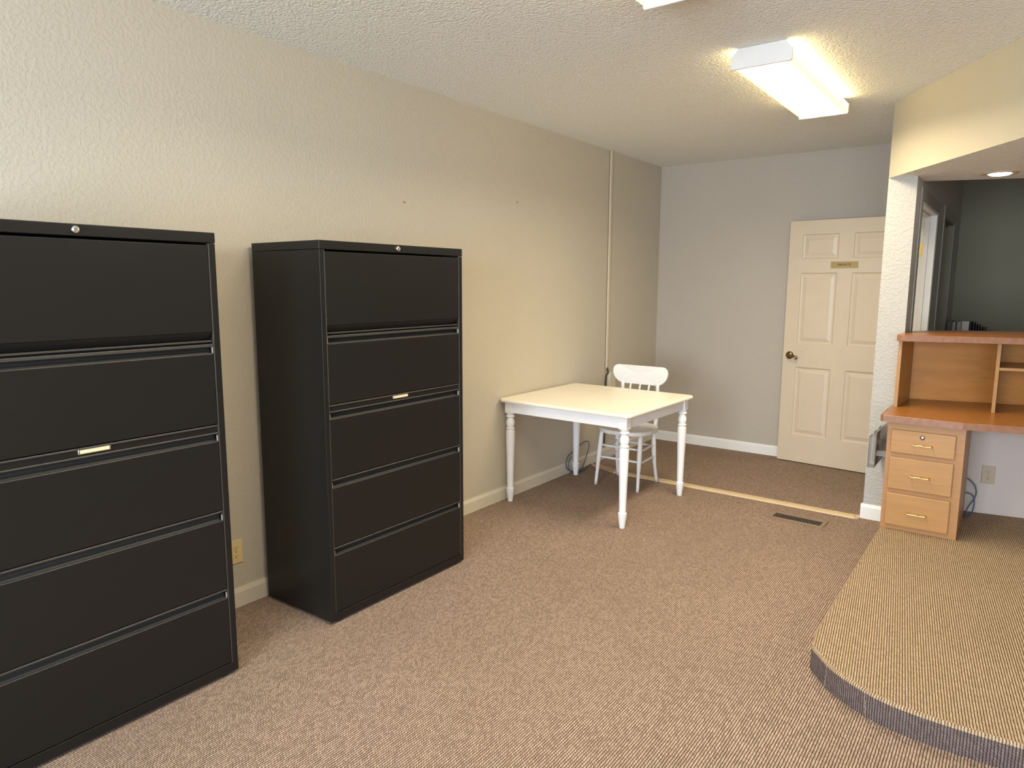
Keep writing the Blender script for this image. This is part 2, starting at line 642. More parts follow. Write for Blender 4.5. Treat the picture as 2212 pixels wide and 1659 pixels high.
# baseboards with a chamfered top
def baseboard(name, path, out, m, h=0.092, t=0.013):
    """path: (x,y)->(x,y) along the wall, out = direction into the room"""
    a, b = Vector(path[0]), Vector(path[1])
    o = Vector(out)
    pr = [(0, 0), (t, 0), (t, h - 0.02), (t * 0.45, h), (0, h)]
    bm = B()
    va = [bm.verts.new((a.x + o.x * p, a.y + o.y * p, z)) for p, z in pr]
    vb = [bm.verts.new((b.x + o.x * p, b.y + o.y * p, z)) for p, z in pr]
    fs = [bm.faces.new(va), bm.faces.new(vb[::-1])]
    for i in range(5):
        fs.append(bm.faces.new((va[i], vb[i], vb[(i + 1) % 5], va[(i + 1) % 5])))
    bmesh.ops.recalc_face_normals(bm, faces=fs)
    return struct(name, bm, m)


baseboard('baseboard_left', ((0, YF), (0, 4.78)), (1, 0), MT['trim'])
baseboard('baseboard_left', ((0, 4.784), (0, YB)), (1, 0), MT['trim'])
baseboard('baseboard_back', ((0.014, YB), (PX0, YB)), (0, -1), MT['trimw'])
bm = B()
pr = [(0, 0), (0.013, 0), (0.013, 0.078), (0.006, 0.098), (0, 0.098)]
prism(bm, [(PY - p, z) for p, z in pr], PX0 - 0.012, PX1, 'x')
prism(bm, [(PX0 - p, z) for p, z in pr], PY, 5.12, 'y')
struct('baseboard_partition', bm, MT['trimw'])


# casings and jamb linings of the two openings in the partition, seen from the dim room
def casing(name, d, top, jm):
    y0, y1 = d
    bm = B()
    X = PX1
    w = 0.08
    box(bm, X, X + 0.010, y0 - w, y0, 0, top + w, 0.004)
    box(bm, X, X + 0.010, y1, y1 + w, 0, top + w, 0.004)
    box(bm, X, X + 0.010, y0, y1, top, top + w, 0.004)
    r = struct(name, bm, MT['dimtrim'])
    bm = B()
    t = 0.018
    box(bm, PX0 - 0.004, X + 0.004, y1 - t, y1, 0, top - t)
    box(bm, PX0 - 0.004, X + 0.004, y0, y0 + t, 0, top - t)
    box(bm, PX0 - 0.004, X + 0.004, y0, y1, top - t, top)
    obj('door_jamb', bm, jm, r)
    bm = B()
    s = PX0 + 0.084
    box(bm, s, s + 0.034, y1 - t - 0.011, y1 - t, 0, top - t - 0.011, 0.002)
    box(bm, s, s + 0.034, y0 + t, y0 + t + 0.011, 0, top - t - 0.011, 0.002)
    box(bm, s, s + 0.034, y0 + t, y1 - t, top - t - 0.011, top - t, 0.002)
    obj('door_stop', bm, jm, r)
    return r


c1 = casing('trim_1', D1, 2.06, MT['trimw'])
for z in (1.79, 1.05, 0.28):
    bm = B()
    yy = D1[1] - 0.018
    pts = []
    for sx, sz in ((1, 1), (-1, 1), (-1, -1), (1, -1)):
        for k in range(4):
            a = math.atan2(sz, sx) - math.pi / 4 + k * math.pi / 6
            pts.append((2.206 + sx * 0.011 + math.cos(a) * 0.009, z + sz * 0.038 + math.sin(a) * 0.009))
    prism(bm, pts, yy - 0.0025, yy, 'y')
    lathe(bm, [(0.003, 0), (0.003, 0.001)], (2.206, yy - 0.0025, z), (0, -1, 0), 8)
    obj('hinge_plate', bm, MT['brass'], c1)
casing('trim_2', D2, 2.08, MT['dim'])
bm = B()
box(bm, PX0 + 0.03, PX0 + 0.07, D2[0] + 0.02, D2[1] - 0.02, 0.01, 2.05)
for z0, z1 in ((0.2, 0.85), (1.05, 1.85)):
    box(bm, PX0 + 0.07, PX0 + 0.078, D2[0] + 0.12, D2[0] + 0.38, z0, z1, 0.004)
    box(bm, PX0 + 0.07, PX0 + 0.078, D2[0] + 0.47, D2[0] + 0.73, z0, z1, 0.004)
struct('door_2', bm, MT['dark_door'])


# ------------------------------------------------------------------ the open six-panel door
def private_door():
    W, HT, T = 0.900, 2.045, 0.040
    root = bpy.data.objects.new('door_1', None)
    C.objects.link(root)
    root['kind'] = 'structure'
    root.location = (1.241, 6.186, 0.008)
    root.rotation_euler = (0, 0, math.atan2(-0.0775, 0.905))
    zr = [(0.235, 0.825), (1.025, 1.618), (1.732, 1.934)]
    xr = [(0.108, 0.396), (0.508, 0.796)]
    # stiles and rails around six recessed openings; front face is local y=0, back y=T
    bm = B()
    xs = [0, 0.108, 0.396, 0.508, 0.796, W]
    zs = [0, 0.235, 0.825, 1.025, 1.618, 1.732, 1.934, HT]
    for i in range(5):
        for k in range(7):
            if i in (1, 3) and k in (1, 3, 5):
                continue
            box(bm, xs[i], xs[i + 1], 0, T, zs[k], zs[k + 1])
    bmesh.ops.remove_doubles(bm, verts=bm.verts, dist=1e-5)
    obj('door_leaf', bm, MT['door'], root)
    for z0, z1 in zr:
        for x0, x1 in xr:
            bm = B()
            rings = []
            # ogee: drops into the frame, then rises to the raised field
            for ins, d in ((0.0, 0.0), (0.006, 0.007), (0.014, 0.010), (0.022, 0.010), (0.046, 0.0035), (0.048, 0.002), (0.052, 0.002)):
                rings.append([bm.verts.new(p) for p in ((x0 + ins, d, z0 + ins), (x1 - ins, d, z0 + ins), (x1 - ins, d, z1 - ins), (x0 + ins, d, z1 - ins))])
            for a, b in zip(rings, rings[1:]):
                for i in range(4):
                    bm.faces.new((a[i], a[(i + 1) % 4], b[(i + 1) % 4], b[i]))
            bm.faces.new(rings[-1])
            bk = [bm.verts.new(p) for p in ((x0, T * 0.9, z0), (x1, T * 0.9, z0), (x1, T * 0.9, z1), (x0, T * 0.9, z1))]
            bm.faces.new(bk[::-1])
            for i in range(4):
                bm.faces.new((bk[i], bk[(i + 1) % 4], rings[0][(i + 1) % 4], rings[0][i]))
            bmesh.ops.recalc_face_normals(bm, faces=bm.faces)
            obj('raised_panel', bm, MT['door'], root)
    # lever handle
    bm = B()
    lathe(bm, [(0.033, 0), (0.033, 0.004), (0.029, 0.010), (0.016, 0.016), (0.011, 0.020), (0.011, 0.040), (0.013, 0.046), (0.010, 0.050)], (0.056, 0, 0.921), (0, -1, 0), 24)
    path = smooth_path([(0.056, -0.044, 0.921), (0.075, -0.046, 0.914), (0.095, -0.047, 0.913), (0.115, -0.047, 0.917), (0.128, -0.046, 0.912), (0.130, -0.045, 0.901), (0.120, -0.045, 0.895), (0.112, -0.045, 0.901)], 6)
    tube(bm, path, [0.010 - 0.005 * i / (len(path) - 1) for i in range(len(path))], 10)
    h = obj('lever_handle', bm, MT['brass_aged'], root, True)
    h['label'] = 'aged brass lever handle with round rose'
    bm = B()
    box(bm, -0.002, 0.001, 0.010, 0.030, 0.900, 0.945)
    obj('latch_plate', bm, MT['brass_aged'], root)
    bm = B()
    prism(bm, [(0.151, 0.966), (0.154, 0.967), (0.160, 0.950), (0.157, 0.949)], -0.0004, 0.0005, 'y')
    obj('scratch_mark', bm, MT['bronze'], root)
    # name plate
    bm = B()
    box(bm, 0.343, 0.550, -0.005, 0.0, 1.654, 1.706, 0.0015)
    s = obj('sign_plate', bm, MT['sign'], root)
    s['label'] = 'small brass sign plate reading PRIVATE'
    fc = bpy.data.curves.new('lettering', 'FONT')
    fc.body = 'PRIVATE'
    fc.size = 0.0245
    fc.align_x = 'CENTER'
    fc.align_y = 'CENTER'
    fc.extrude = 0.0004
    fc.offset = 0.0006
    fc.space_character = 1.12
    to = bpy.data.objects.new('tmp', fc)
    C.objects.link(to)
    bpy.context.view_layer.update()
    me = bpy.data.meshes.new_from_object(to)
    bpy.data.objects.remove(to)
    me.name = 'lettering'
    me.materials.clear()
    me.materials.append(MT['ink'])
    me.transform(Matrix.Translation((0.4465, -0.0056, 1.680)) @ Matrix.Rotation(math.radians(90), 4, 'X'))
    # serifs: thin feet on the straight strokes
    bm = B()
    bm.from_mesh(me)
    bm.to_mesh(me)
    bm.free()
    lo = bpy.data.objects.new('lettering', me)
    C.objects.link(lo)
    lo.parent = s
    return root


private_door()


# ------------------------------------------------------------------ lateral file cabinets
def file_cabinet(loc, label):
    """local: x = depth (back 0 -> front .478), y = width, z up"""
    W, D, HT = 0.909, 0.478, 1.702
    t = thing('file_cabinet', label, 'filing cabinet', loc, 0, 'black lateral file cabinets')
    f = D                         # front plane
    S = 0.025
    bm = B()
    box(bm, 0.0, f, 0.0, S, 0.012, 1.664, 0.0018)
    box(bm, 0.0, f, W - S, W, 0.012, 1.664, 0.0018)
    box(bm, 0.0, 0.01, S, W - S, 0.012, 1.664)
    box(bm, 0.01, f, S, W - S, 0.012, 0.050, 0.0018)
    obj('cabinet_body', bm, MT['black'], t, True)
    for y in (S, W - S):
        bm = B()
        box(bm, f - 0.010, f + 0.0004, y - 0.0018, y + 0.0012 if y < 0.5 else y + 0.0018, 0.052, 1.662, 0.0007)
        obj('stile_edge', bm, MT['blackedge'], t, True)
    bm = B()
    box(bm, 0.01, f - 0.045, S + 0.0005, W - S - 0.0005, 0.051, 1.66)
    obj('inner_box', bm, MT['blackin'], t)
    bm = B()
    box(bm, -0.001, f + 0.001, -0.001, W + 0.001, 1.665, HT, 0.0025)
    obj('top_cap', bm, MT['black'], t, True)
    for y in (0.05, W - 0.05):
        for x in (0.05, f - 0.03):
            bm = B()
            lathe(bm, [(0.018, 0), (0.018, 0.006), (0.008, 0.007), (0.008, 0.013)], (x, y, 0), (0, 0, 1), 12)
            obj('leveling_foot', bm, MT['blackin'], t)
    a, b = S + 0.003, W - S - 0.003

    def front(z0, z1, lip, name, thick=0.02, groove=True):
        """drawer front with a full-width finger pull along the bottom"""
        bm = B()
        pr = [(f - 0.03, z0), (f - 0.001, z0), (f - 0.001, z1), (f - 0.03, z1)]
        box(bm, f - 0.024, f - 0.001, a, b, z0, z1, 0.0022, 2)
        return obj(name, bm, MT['black'], t, True)

    # receding top door: panel, an inclined darker pull band, then a rail
    d = front(1.345, 1.656, 0, 'top_door')
    bm = B()
    prism(bm, [(f - 0.001, 1.3445), (f - 0.022, 1.318), (f - 0.030, 1.318), (f - 0.030, 1.3445)], a + 0.004, b - 0.004, 'y')
    obj('pull_band', bm, MT['black'], d)
    bm = B()
    box(bm, f - 0.026, f - 0.008, a + 0.001, b - 0.001, 1.3085, 1.3150, 0.001)
    box(bm, f - 0.028, f - 0.001, a, b, 1.291, 1.302, 0.0018)
    obj('pull_rail', bm, MT['blackedge'], d, True)
    fr = [(1.004, 1.266), (0.672, 0.937), (0.359, 0.629), (0.053, 0.318)]
    for i, (z0, z1) in enumerate(fr):
        d = front(z0, z1, 0, 'drawer')
        bm = B()
        # curved finger pull recess above the front: a channel that returns to a thin top rail
        top = z1 + (0.026 if i != 0 else 0.024)
        prism(bm, [(f - 0.015, z1 - 0.002), (f - 0.0185, z1 + 0.003), (f - 0.026, z1 + 0.010), (f - 0.030, top), (f - 0.034, top), (f - 0.034, z1 - 0.002)], a + 0.001, b - 0.001, 'y')
        obj('finger_pull', bm, MT['blackin'], d)
        bm = B()
        lip = 0.004 if i else 0.0
        box(bm, f - 0.030, f - 0.0015, a, b, z0 - 0.0105, z0 - 0.0035, 0.002)
        obj('pull_lip', bm, MT['blackedge'], d, True)
        bm = B()
        box(bm, f - 0.0135, f - 0.0012, a + 0.001, b - 0.001, z1 - 0.0012, z1 + 0.0018, 0.0012)
        obj('front_lip', bm, MT['blackedge'], d, True)
        for yy in (a + 0.001, b - 0.003):
            bm = B()
            box(bm, f - 0.011, f - 0.0025, yy, yy + 0.002, z1 + 0.002, z1 + 0.024, 0.0005)
            obj('rail_bracket', bm, MT['grey'], d)
        if i == 0:
            bm = B()
            box(bm, f - 0.028, f - 0.001, a, b, 0.9665, 0.9725, 0.0018)
            obj('pull_rail', bm, MT['blackedge'], d, True)
            bm = B()
            box(bm, f - 0.030, f - 0.008, a, b, 0.9727, 0.9930)
            obj('label_rail', bm, MT['black'], d)
            bm = B()
            box(bm, f - 0.011, f - 0.002, W / 2 - 0.050, W / 2 + 0.050, 0.978, 0.9955, 0.003, 3)
            lh = obj('label_holder', bm, MT['chrome'], d, True)
            bm = B()
            box(bm, f - 0.0022, f - 0.001, W / 2 - 0.044, W / 2 + 0.044, 0.982, 0.9925)
            obj('label_card', bm, MT['card'], d)
    bm = B()
    lathe(bm, [(0.0125, 0), (0.0125, 0.004), (0.0105, 0.008), (0.006, 0.0095), (0.0055, 0.0075)], (f + 0.001, W / 2 - 0.005, 1.684), (1, 0, 0), 20)
    k = obj('lock', bm, MT['chrome'], t, True)
    k['label'] = 'round chrome lock cylinder'
    return t


cab = file_cabinet((0.035, 1.873, 0), 'black lateral file cabinet showing its side panel, between wall outlet and white table')
dup(cab, (0.035, 0.502, 0), 'black lateral file cabinet cut off by the picture edge, beside the wall outlet')


# ------------------------------------------------------------------ white table
def table():
    cx, cy, hw, hd = 0.523, 4.236, 0.508, 0.498
    t = thing('dining_table', 'square white painted table with turned legs and a cream top, against the wall', 'table', (cx, cy, 0), math.radians(-1.0))
    zt = 0.739

    def rounded(hx, hy, r, n=6):
        out = []
        for sx, sy, a0 in ((1, 1, 0), (-1, 1, 90), (-1, -1, 180), (1, -1, 270)):
            for k in range(n + 1):
                a = math.radians(a0 + 90 * k / n)
                out.append((sx * (hx - r) + r * math.cos(a), sy * (hy - r) + r * math.sin(a)))
        return out
    bm = B()
    prism(bm, rounded(hw, hd, 0.045), zt - 0.024, zt, 'z', 0.009, 3)
    obj('tabletop', bm, MT['cream'], t, True)
    lx, ly = hw - 0.062, hd - 0.064
    k = 0.028
    za, zb = 0.640, zt - 0.0245
    for sgn in (-1, 1):
        bm = B()
        box(bm, -lx + k, lx - k, sgn * ly + (-0.018 if sgn < 0 else -0.002), sgn * ly + (0.002 if sgn < 0 else 0.018), za, zb, 0.002)
        obj('apron', bm, MT['tpaint'], t)
        bm = B()
        box(bm, sgn * lx + (-0.018 if sgn < 0 else -0.002), sgn * lx + (0.002 if sgn < 0 else 0.018), -ly + k, ly - k, za, zb, 0.002)
        obj('apron', bm, MT['tpaint'], t)
    prof = [(0.0150, 0), (0.0165, 0.003), (0.0255, 0.082), (0.0262, 0.098), (0.0225, 0.101), (0.0205, 0.106), (0.0215, 0.16), (0.0245, 0.30), (0.0285, 0.44), (0.0292, 0.500), (0.0270, 0.512), (0.0245, 0.518), (0.0290, 0.524), (0.0290, 0.530), (0.0225, 0.535), (0.0250, 0.545), (0.0285, 0.560), (0.0275, 0.578), (0.0205, 0.597), (0.0195, 0.603), (0.0275, 0.608), (0.0290, 0.614), (0.0270, 0.620), (0.0200, 0.624)]
    for sx in (-1, 1):
        for sy in (-1, 1):
            bm = B()
            lathe(bm, [(r * 1.08, z) for r, z in prof], (sx * lx, sy * ly, 0), (0, 0, 1), 20)
            # square block with a shouldered underside
            pr = [(-k * 0.72, 0.622), (k * 0.72, 0.622), (k, 0.638), (k, zb), (-k, zb), (-k, 0.638)]
            box(bm, sx * lx - k, sx * lx + k, sy * ly - k, sy * ly + k, 0.637, zb, 0.002)
            lathe(bm, [(0.020, 0.622), (0.026, 0.627), (0.0275, 0.637)], (sx * lx, sy * ly, 0), (0, 0, 1), 20)
            obj('leg', bm, MT['tpaint'], t, True)
    return t


table()


# ------------------------------------------------------------------ white chair
def chair():
    ox, oy = 0.525, 4.70
    t = thing('side_chair', 'chipped white wooden chair with spindle back, tucked under the white table', 'chair', (ox, oy, 0))
    zs = 0.452
    # seat: rounded-square disc with dished top
    bm = B()
    n = 40
    rx, ry, e = 0.212, 0.222, 2.4
    out = []
    for i in range(n):
        a = 2 * math.pi * i / n
        c, s = math.cos(a), math.sin(a)
        r = (abs(c) ** e + abs(s) ** e) ** (-1 / e)
        out.append((0.012 + rx * r * c * (1 - 0.04 * s), ry * r * s + 0.004))
    rings = []
    for sc, z in ((0.90, zs - 0.034), (0.985, zs - 0.030), (1.0, zs - 0.018), (0.985, zs - 0.003), (0.95, zs), (0.86, zs - 0.004), (0.5, zs - 0.008)):
        rings.append([bm.verts.new((x * sc, y * sc, z)) for x, y in out])
    for a, b in zip(rings, rings[1:]):
        for i in range(n):
            bm.faces.new((a[i], a[(i + 1) % n], b[(i + 1) % n], b[i]))
    bm.faces.new(rings[0][::-1])
    bm.faces.new(rings[-1])
    bmesh.ops.recalc_face_normals(bm, faces=bm.faces)
    obj('seat', bm, MT['white'], t, True)
    zl = zs - 0.030
    legs = {'fl': ((-0.150, -0.130, zl), (-0.178, -0.160, 0)), 'fr': ((0.168, -0.120, zl), (0.176, -0.162, 0)),
            'rl': ((-0.160, 0.160, zl), (-0.163, 0.180, 0)), 'rr': ((0.140, 0.165, zl), (0.172, 0.180, 0))}

    def legpt(k, z):
        a, b = Vector(legs[k][0]), Vector(legs[k][1])
        f = 1 - z / zl
        p = a.lerp(b, f)
        if k[0] == 'r':
            p += Vector((0.0, -0.022 * math.sin(math.pi * f), 0))
        return p
    for k in legs:
        bm = B()
        pts, rs = [], []
        for i in range(13):
            z = zl * (1 - i / 12)
            pts.append(legpt(k, z))
            f = i / 12
            rs.append(0.0150 + 0.0045 * math.sin(math.pi * min(1, f * 1.5)) - (0.003 * f))
        tube(bm, pts, rs, 14)
        obj('leg', bm, MT['white'], t, 'all')
    for z, pairs in ((0.312, (('fl', 'fr'), ('fl', 'rl'), ('fr', 'rr'), ('rl', 'rr'))), (0.222, (('fl', 'fr'), ('fl', 'rl'), ('fr', 'rr'), ('rl', 'rr')))):
        for a, b in pairs:
            bm = B()
            zz = z + (0.07 if a == 'rl' else (-0.012 if a[1] != b[1] or True and a + b in ('flrl', 'frrr') else 0))
            if a + b == 'flfr':
                zz = z
            p, q = legpt(a, zz), legpt(b, zz)
            tube(bm, [p.lerp(q, i / 6) for i in range(7)], [0.006, 0.008, 0.0092, 0.0098, 0.0092, 0.008, 0.006], 10)
            obj('rung', bm, MT['white'], t, 'all')
    # back: posts, spindles, crest rail (x from -.243 to .207, z .742-.895)
    yb = 0.245
    xc = -0.027
    for s in (-1, 1):
        bm = B()
        x0 = xc + s * 0.150
        pts = smooth_path([(x0 + 0.016, 0.182, 0.40), (x0 + 0.015, 0.200, 0.47), (x0 + 0.012, 0.222, 0.60), (x0, yb, 0.76)], 6)
        tube(bm, pts, [0.0135 + 0.003 * math.sin(math.pi * i / (len(pts) - 1)) for i in range(len(pts))], 12)
        obj('back_post', bm, MT['white'], t, 'all')
    for x in (-0.086, -0.004, 0.074):
        bm = B()
        a, b = Vector((xc + x * 0.9, 0.165, zs - 0.008)), Vector((xc + 0.008 + x, yb, 0.758))
        tube(bm, [a.lerp(b, i / 8) for i in range(9)], [0.006, 0.007, 0.0085, 0.0095, 0.010, 0.0098, 0.0088, 0.0085, 0.006], 10)
        obj('spindle', bm, MT['white'], t, 'all')
    # crest outline
    out = []
    hw, z0, z1 = 0.236, 0.744, 0.893
    rt_, rb = 0.048, 0.100
    for k in range(9):
        a = math.radians(90 * k / 8)
        out.append((hw - rt_ + rt_ * math.cos(a), z1 - rt_ + rt_ * math.sin(a)))
    for k in range(9):
        a = math.radians(90 + 90 * k / 8)
        out.append((-hw + rt_ + rt_ * math.cos(a), z1 - rt_ + rt_ * math.sin(a)))
    for k in range(9):
        a = math.radians(180 + 90 * k / 8)
        out.append((-hw + rb * 1.02 + rb * 1.02 * math.cos(a) + 0.0, z0 + rb + rb * math.sin(a)))
    for k in range(9):
        a = math.radians(270 + 90 * k / 8)
        out.append((hw - rb * 1.02 + rb * 1.02 * math.cos(a), z0 + rb + rb * math.sin(a)))
    bm = B()
    n = len(out)
    rings = []
    ctr = (0, (z0 + z1) / 2)

    def bow(x):
        return yb + 0.012 - 0.28 * x * x
    for ins, dy in ((0.010, 0.010), (0.002, 0.009), (0.0, 0.004), (0.0, -0.004), (0.003, -0.009), (0.010, -0.0105)):
        ring = []
        for x, z in out:
            dx, dz = x - ctr[0], z - ctr[1]
            L = math.hypot(dx, dz)
            xx, zz = x - dx / L * ins, z - dz / L * ins
            ring.append(bm.verts.new((xc + xx, bow(xx) + dy, zz)))
        rings.append(ring)
    for a, b in zip(rings, rings[1:]):
        for i in range(n):
            bm.faces.new((a[i], a[(i + 1) % n], b[(i + 1) % n], b[i]))
    # caps as strips of quads so the bow stays smooth
    for ring, flip in ((rings[0], True), (rings[-1], False)):
        c = bm.verts.new((xc, bow(0) + (0.010 if flip else -0.0105), ctr[1]))
        mid = []
        for v in ring:
            x = (v.co.x - xc) * 0.5
            mid.append(bm.verts.new((xc + x, bow(x) + (0.010 if flip else -0.0105), ctr[1] + (v.co.z - ctr[1]) * 0.5)))
        for i in range(n):
            j = (i + 1) % n
            bm.faces.new((ring[i], ring[j], mid[j], mid[i]))
            bm.faces.new((mid[i], mid[j], c))
    bmesh.ops.recalc_face_normals(bm, faces=bm.faces)
    cr = obj('crest_rail', bm, MT['white'], t, True)
    # pressed oval medallion
    bm = B()
    for rx_, rz_, r in ((0.074, 0.040, 0.0008), (0.066, 0.034, 0.0006)):
        pts = []
        for i in range(33):
            a = 2 * math.pi * i / 32
            x = 0.012 + rx_ * math.cos(a)
            pts.append((xc + x, bow(x) - 0.0105, 0.822 + rz_ * math.sin(a)))
        tube(bm, pts, r, 6)
    for i in range(7):
        x = 0.012 + (i - 3) * 0.017
        zz = 0.822 + 0.008 * math.sin(i * 2.1)
        pts = []
        for k in range(13):
            a = k / 12 * 4.6 + i
            r = 0.010 * (1 - k / 16)
            q = x + r * math.cos(a)
            pts.append((xc + q, bow(q) - 0.0105, zz + r * 1.3 * math.sin(a)))
        tube(bm, pts, 0.0007, 5)
    m = obj('pressed_medallion', bm, MT['white'], cr, 'all')
    m['label'] = 'pressed oval scroll carving'
    return t


chair()


# ------------------------------------------------------------------ ceiling fixtures
def ceiling_light(loc, label):
    t = thing('ceiling_light', label, 'ceiling light', loc, 0, 'fluorescent ceiling lights')
    L = 1.225
    hw = 0.138
    bm = B()
    box(bm, -0.075, 0.075, 0.004, L - 0.004, -0.045, 0, 0.003)
    obj('housing', bm, MT['housing'], t)
    # wraparound lens: side walls up to the channel and a gently crowned bottom
    bm = B()
    sec = [(-0.082, -0.012), (-0.118, -0.024), (-0.136, -0.046), (-0.137, -0.080), (-0.128, -0.088), (-0.06, -0.091), (0.0, -0.092), (0.06, -0.091), (0.128, -0.088), (0.137, -0.080), (0.136, -0.046), (0.118, -0.024), (0.082, -0.012)]
    inn = [(x * 0.975, z + 0.003) for x, z in sec]
    va = [bm.verts.new((x, 0.006, z)) for x, z in sec]
    vb = [bm.verts.new((x, L - 0.006, z)) for x, z in sec]
    for i in range(len(sec) - 1):
        f = bm.faces.new((va[i], va[i + 1], vb[i + 1], vb[i]))
        f.smooth = True
    bmesh.ops.recalc_face_normals(bm, faces=bm.faces)
    bm.normal_update()
    obj('lens', bm, MT['lens'], t)
    cap = [(-0.109, -0.001), (-0.1365, -0.036), (-0.141, -0.038), (-0.141, -0.086), (-0.136, -0.094), (0.136, -0.094), (0.141, -0.086), (0.141, -0.038), (0.1365, -0.036), (0.109, -0.001)]
    for y0 in (-0.006, L - 0.006):
        bm = B()
        prism(bm, cap, y0, y0 + 0.012, 'y', 0.0015, 1)
        obj('end_cap', bm, MT['enamel'], t)
    # the tubes' light leaves the prismatic lens mostly downwards
    a = area('fluorescent_tubes', (0, L / 2, -0.096), (0, 0, 0), 0.25, L - 0.05, TUBE_W, (1.0, 0.86, 0.62))
    a.data.spread = math.radians(161)
    a.parent = t
    return t


fx = ceiling_light((1.803, 3.415, H), 'lit fluorescent wraparound ceiling light whole in view, near the diagonal header')
dup(fx, (1.790, 1.275, H), 'lit fluorescent ceiling light of which only a pale corner shows at the top edge')

# recessed downlight in the soffit
t = thing('downlight', 'round recessed downlight glowing white in the low ceiling above the desk', 'ceiling light', (2.702, 5.075, 2.18))
bm = B()
lathe(bm, [(0.060, -0.004), (0.064, -0.007), (0.092, -0.005), (0.096, -0.001), (0.096, 0.0)], (0, 0, 0), (0, 0, 1), 40)
obj('trim_ring', bm, MT['ring'], t, True)
bm = B()
lathe(bm, [(0.012, -0.0165), (0.030, -0.0155), (0.045, -0.0130), (0.055, -0.0085), (0.059, -0.0030)], (0, 0, 0), (0, 0, 1), 40)
obj('bulb', bm, MT['bulb'], t, True)


# ------------------------------------------------------------------ desk
def pedestal():
    x0, x1, yf, z0, z1 = 2.306, 2.690, 4.497, 0.10, 0.7415
    t = thing('drawer_pedestal', 'maple desk pedestal with three brass-handled drawers, under the counter', 'drawer unit', (x0, yf, z0))
    W, HT = x1 - x0, z1 - z0
    dpt = 0.57
    bm = B()
    box(bm, 0, 0.018, 0, dpt, 0, HT)
    box(bm, W - 0.018, W, 0, dpt, 0, HT)
    box(bm, 0.018, W - 0.018, dpt - 0.012, dpt, 0, HT)
    box(bm, 0.018, W - 0.018, 0.02, dpt - 0.012, 0.02, 0.035)
    # face frame
    box(bm, 0.0, 0.030, -0.0002, 0.019, 0, HT)
    box(bm, W - 0.052, W, -0.0002, 0.019, 0, HT)
    zr = [(0.0, 0.036), (0.214, 0.255), (0.428, 0.472), (0.590, HT)]
    for a, b in zr:
        box(bm, 0.018, W - 0.018, 0.0, 0.019, a, b)
    bm.faces.ensure_lookup_table()
    obj('carcass', bm, MT['frame'], t)
    lx0, lx1 = 0.022, W - 0.042
    for za, zb, hz, lock in ((0.463, 0.598, 0.523, 0.567), (0.247, 0.437, 0.338, None), (0.029, 0.222, 0.116, None)):
        bm = B()
        box(bm, lx0, lx1, -0.019, -0.0005, za, zb, 0.005, 2)
        d = obj('drawer', bm, MT['maple'], t, True)
        bm = B()
        xm = (lx0 + lx1) / 2 + 0.002
        for s in (-1, 1):
            lathe(bm, [(0.006, 0), (0.005, 0.003), (0.0035, 0.006), (0.0035, 0.026)], (xm + s * 0.046, -0.019, hz), (0, -1, 0), 10)
        pts = [(xm - 0.050, -0.046, hz), (xm - 0.046, -0.047, hz), (xm - 0.04, -0.047, hz), (xm - 0.004, -0.048, hz), (xm, -0.048, hz), (xm + 0.004, -0.048, hz), (xm + 0.04, -0.047, hz), (xm + 0.046, -0.047, hz), (xm + 0.050, -0.046, hz)]
        tube(bm, pts, [0.003, 0.0055, 0.004, 0.0045, 0.0058, 0.0045, 0.004, 0.0055, 0.003], 10)
        obj('bar_handle', bm, MT['brass'], d, 'all')
        if lock:
            bm = B()
            lathe(bm, [(0.0125, 0), (0.0125, 0.002), (0.0105, 0.004), (0.009, 0.004)], (xm - 0.004, -0.019, lock), (0, -1, 0), 20)
            k = obj('lock', bm, MT['slot'], d, True)
            k['label'] = 'round drawer lock with dark ring'
            bm = B()
            lathe(bm, [(0.0082, 0.003), (0.0082, 0.006), (0.006, 0.0068)], (xm - 0.004, -0.019, lock), (0, -1, 0), 16)
            obj('lock_core', bm, MT['chrome'], d, True)


pedestal()


def counter():
    """continuous laminate worktop: straight over the pedestal, then angling away"""
    t = thing('desk_counter', 'brown laminate desk counter with clipped corner, resting on the maple pedestal', 'counter', (2.272, 4.46, 0.742))
    ox, oy = 2.272, 4.46
    fr = [(2.272, 4.474), (2.284, 4.460), (2.672, 4.460), (2.70, 4.466), (2.95, 4.524), (3.9, 4.745)]
    pl = fr + [(3.9, 5.80), (2.31, 5.245), (PX1 + 0.008, 5.235), (PX1 + 0.008, 4.915), (2.272, 4.915)]
    bm = B()
    prism(bm, [(x - ox, y - oy) for x, y in pl], 0.004, 0.038, 'z', 0.0015, 1)
    obj('worktop', bm, MT['lam'], t)
    bm = B()
    n = len(fr)
    path = [(2.272, 4.70)] + fr
    off = []
    for i, p in enumerate(path):
        a = Vector(path[max(i - 1, 0)])
        b = Vector(path[min(i + 1, len(path) - 1)])
        d = (b - a).normalized()
        off.append(Vector((d.y, -d.x)))
    rings = []
    for o_, z in ((0.0, 0.0), (0.004, 0.0), (0.004, 0.036), (0.002, 0.0386), (0.0, 0.0386)):
        rings.append([bm.verts.new((p[0] - ox + q.x * o_, p[1] - oy + q.y * o_, z)) for p, q in zip(path, off)])
    for a, b in zip(rings, rings[1:] + rings[:1]):
        for i in range(len(path) - 1):
            bm.faces.new((a[i], a[i + 1], b[i + 1], b[i]))
    bmesh.ops.recalc_face_normals(bm, faces=bm.faces)
    e = obj('edge_band', bm, MT['lam2'], t)
    e['label'] = 'reddish worn laminate edge band'


counter()


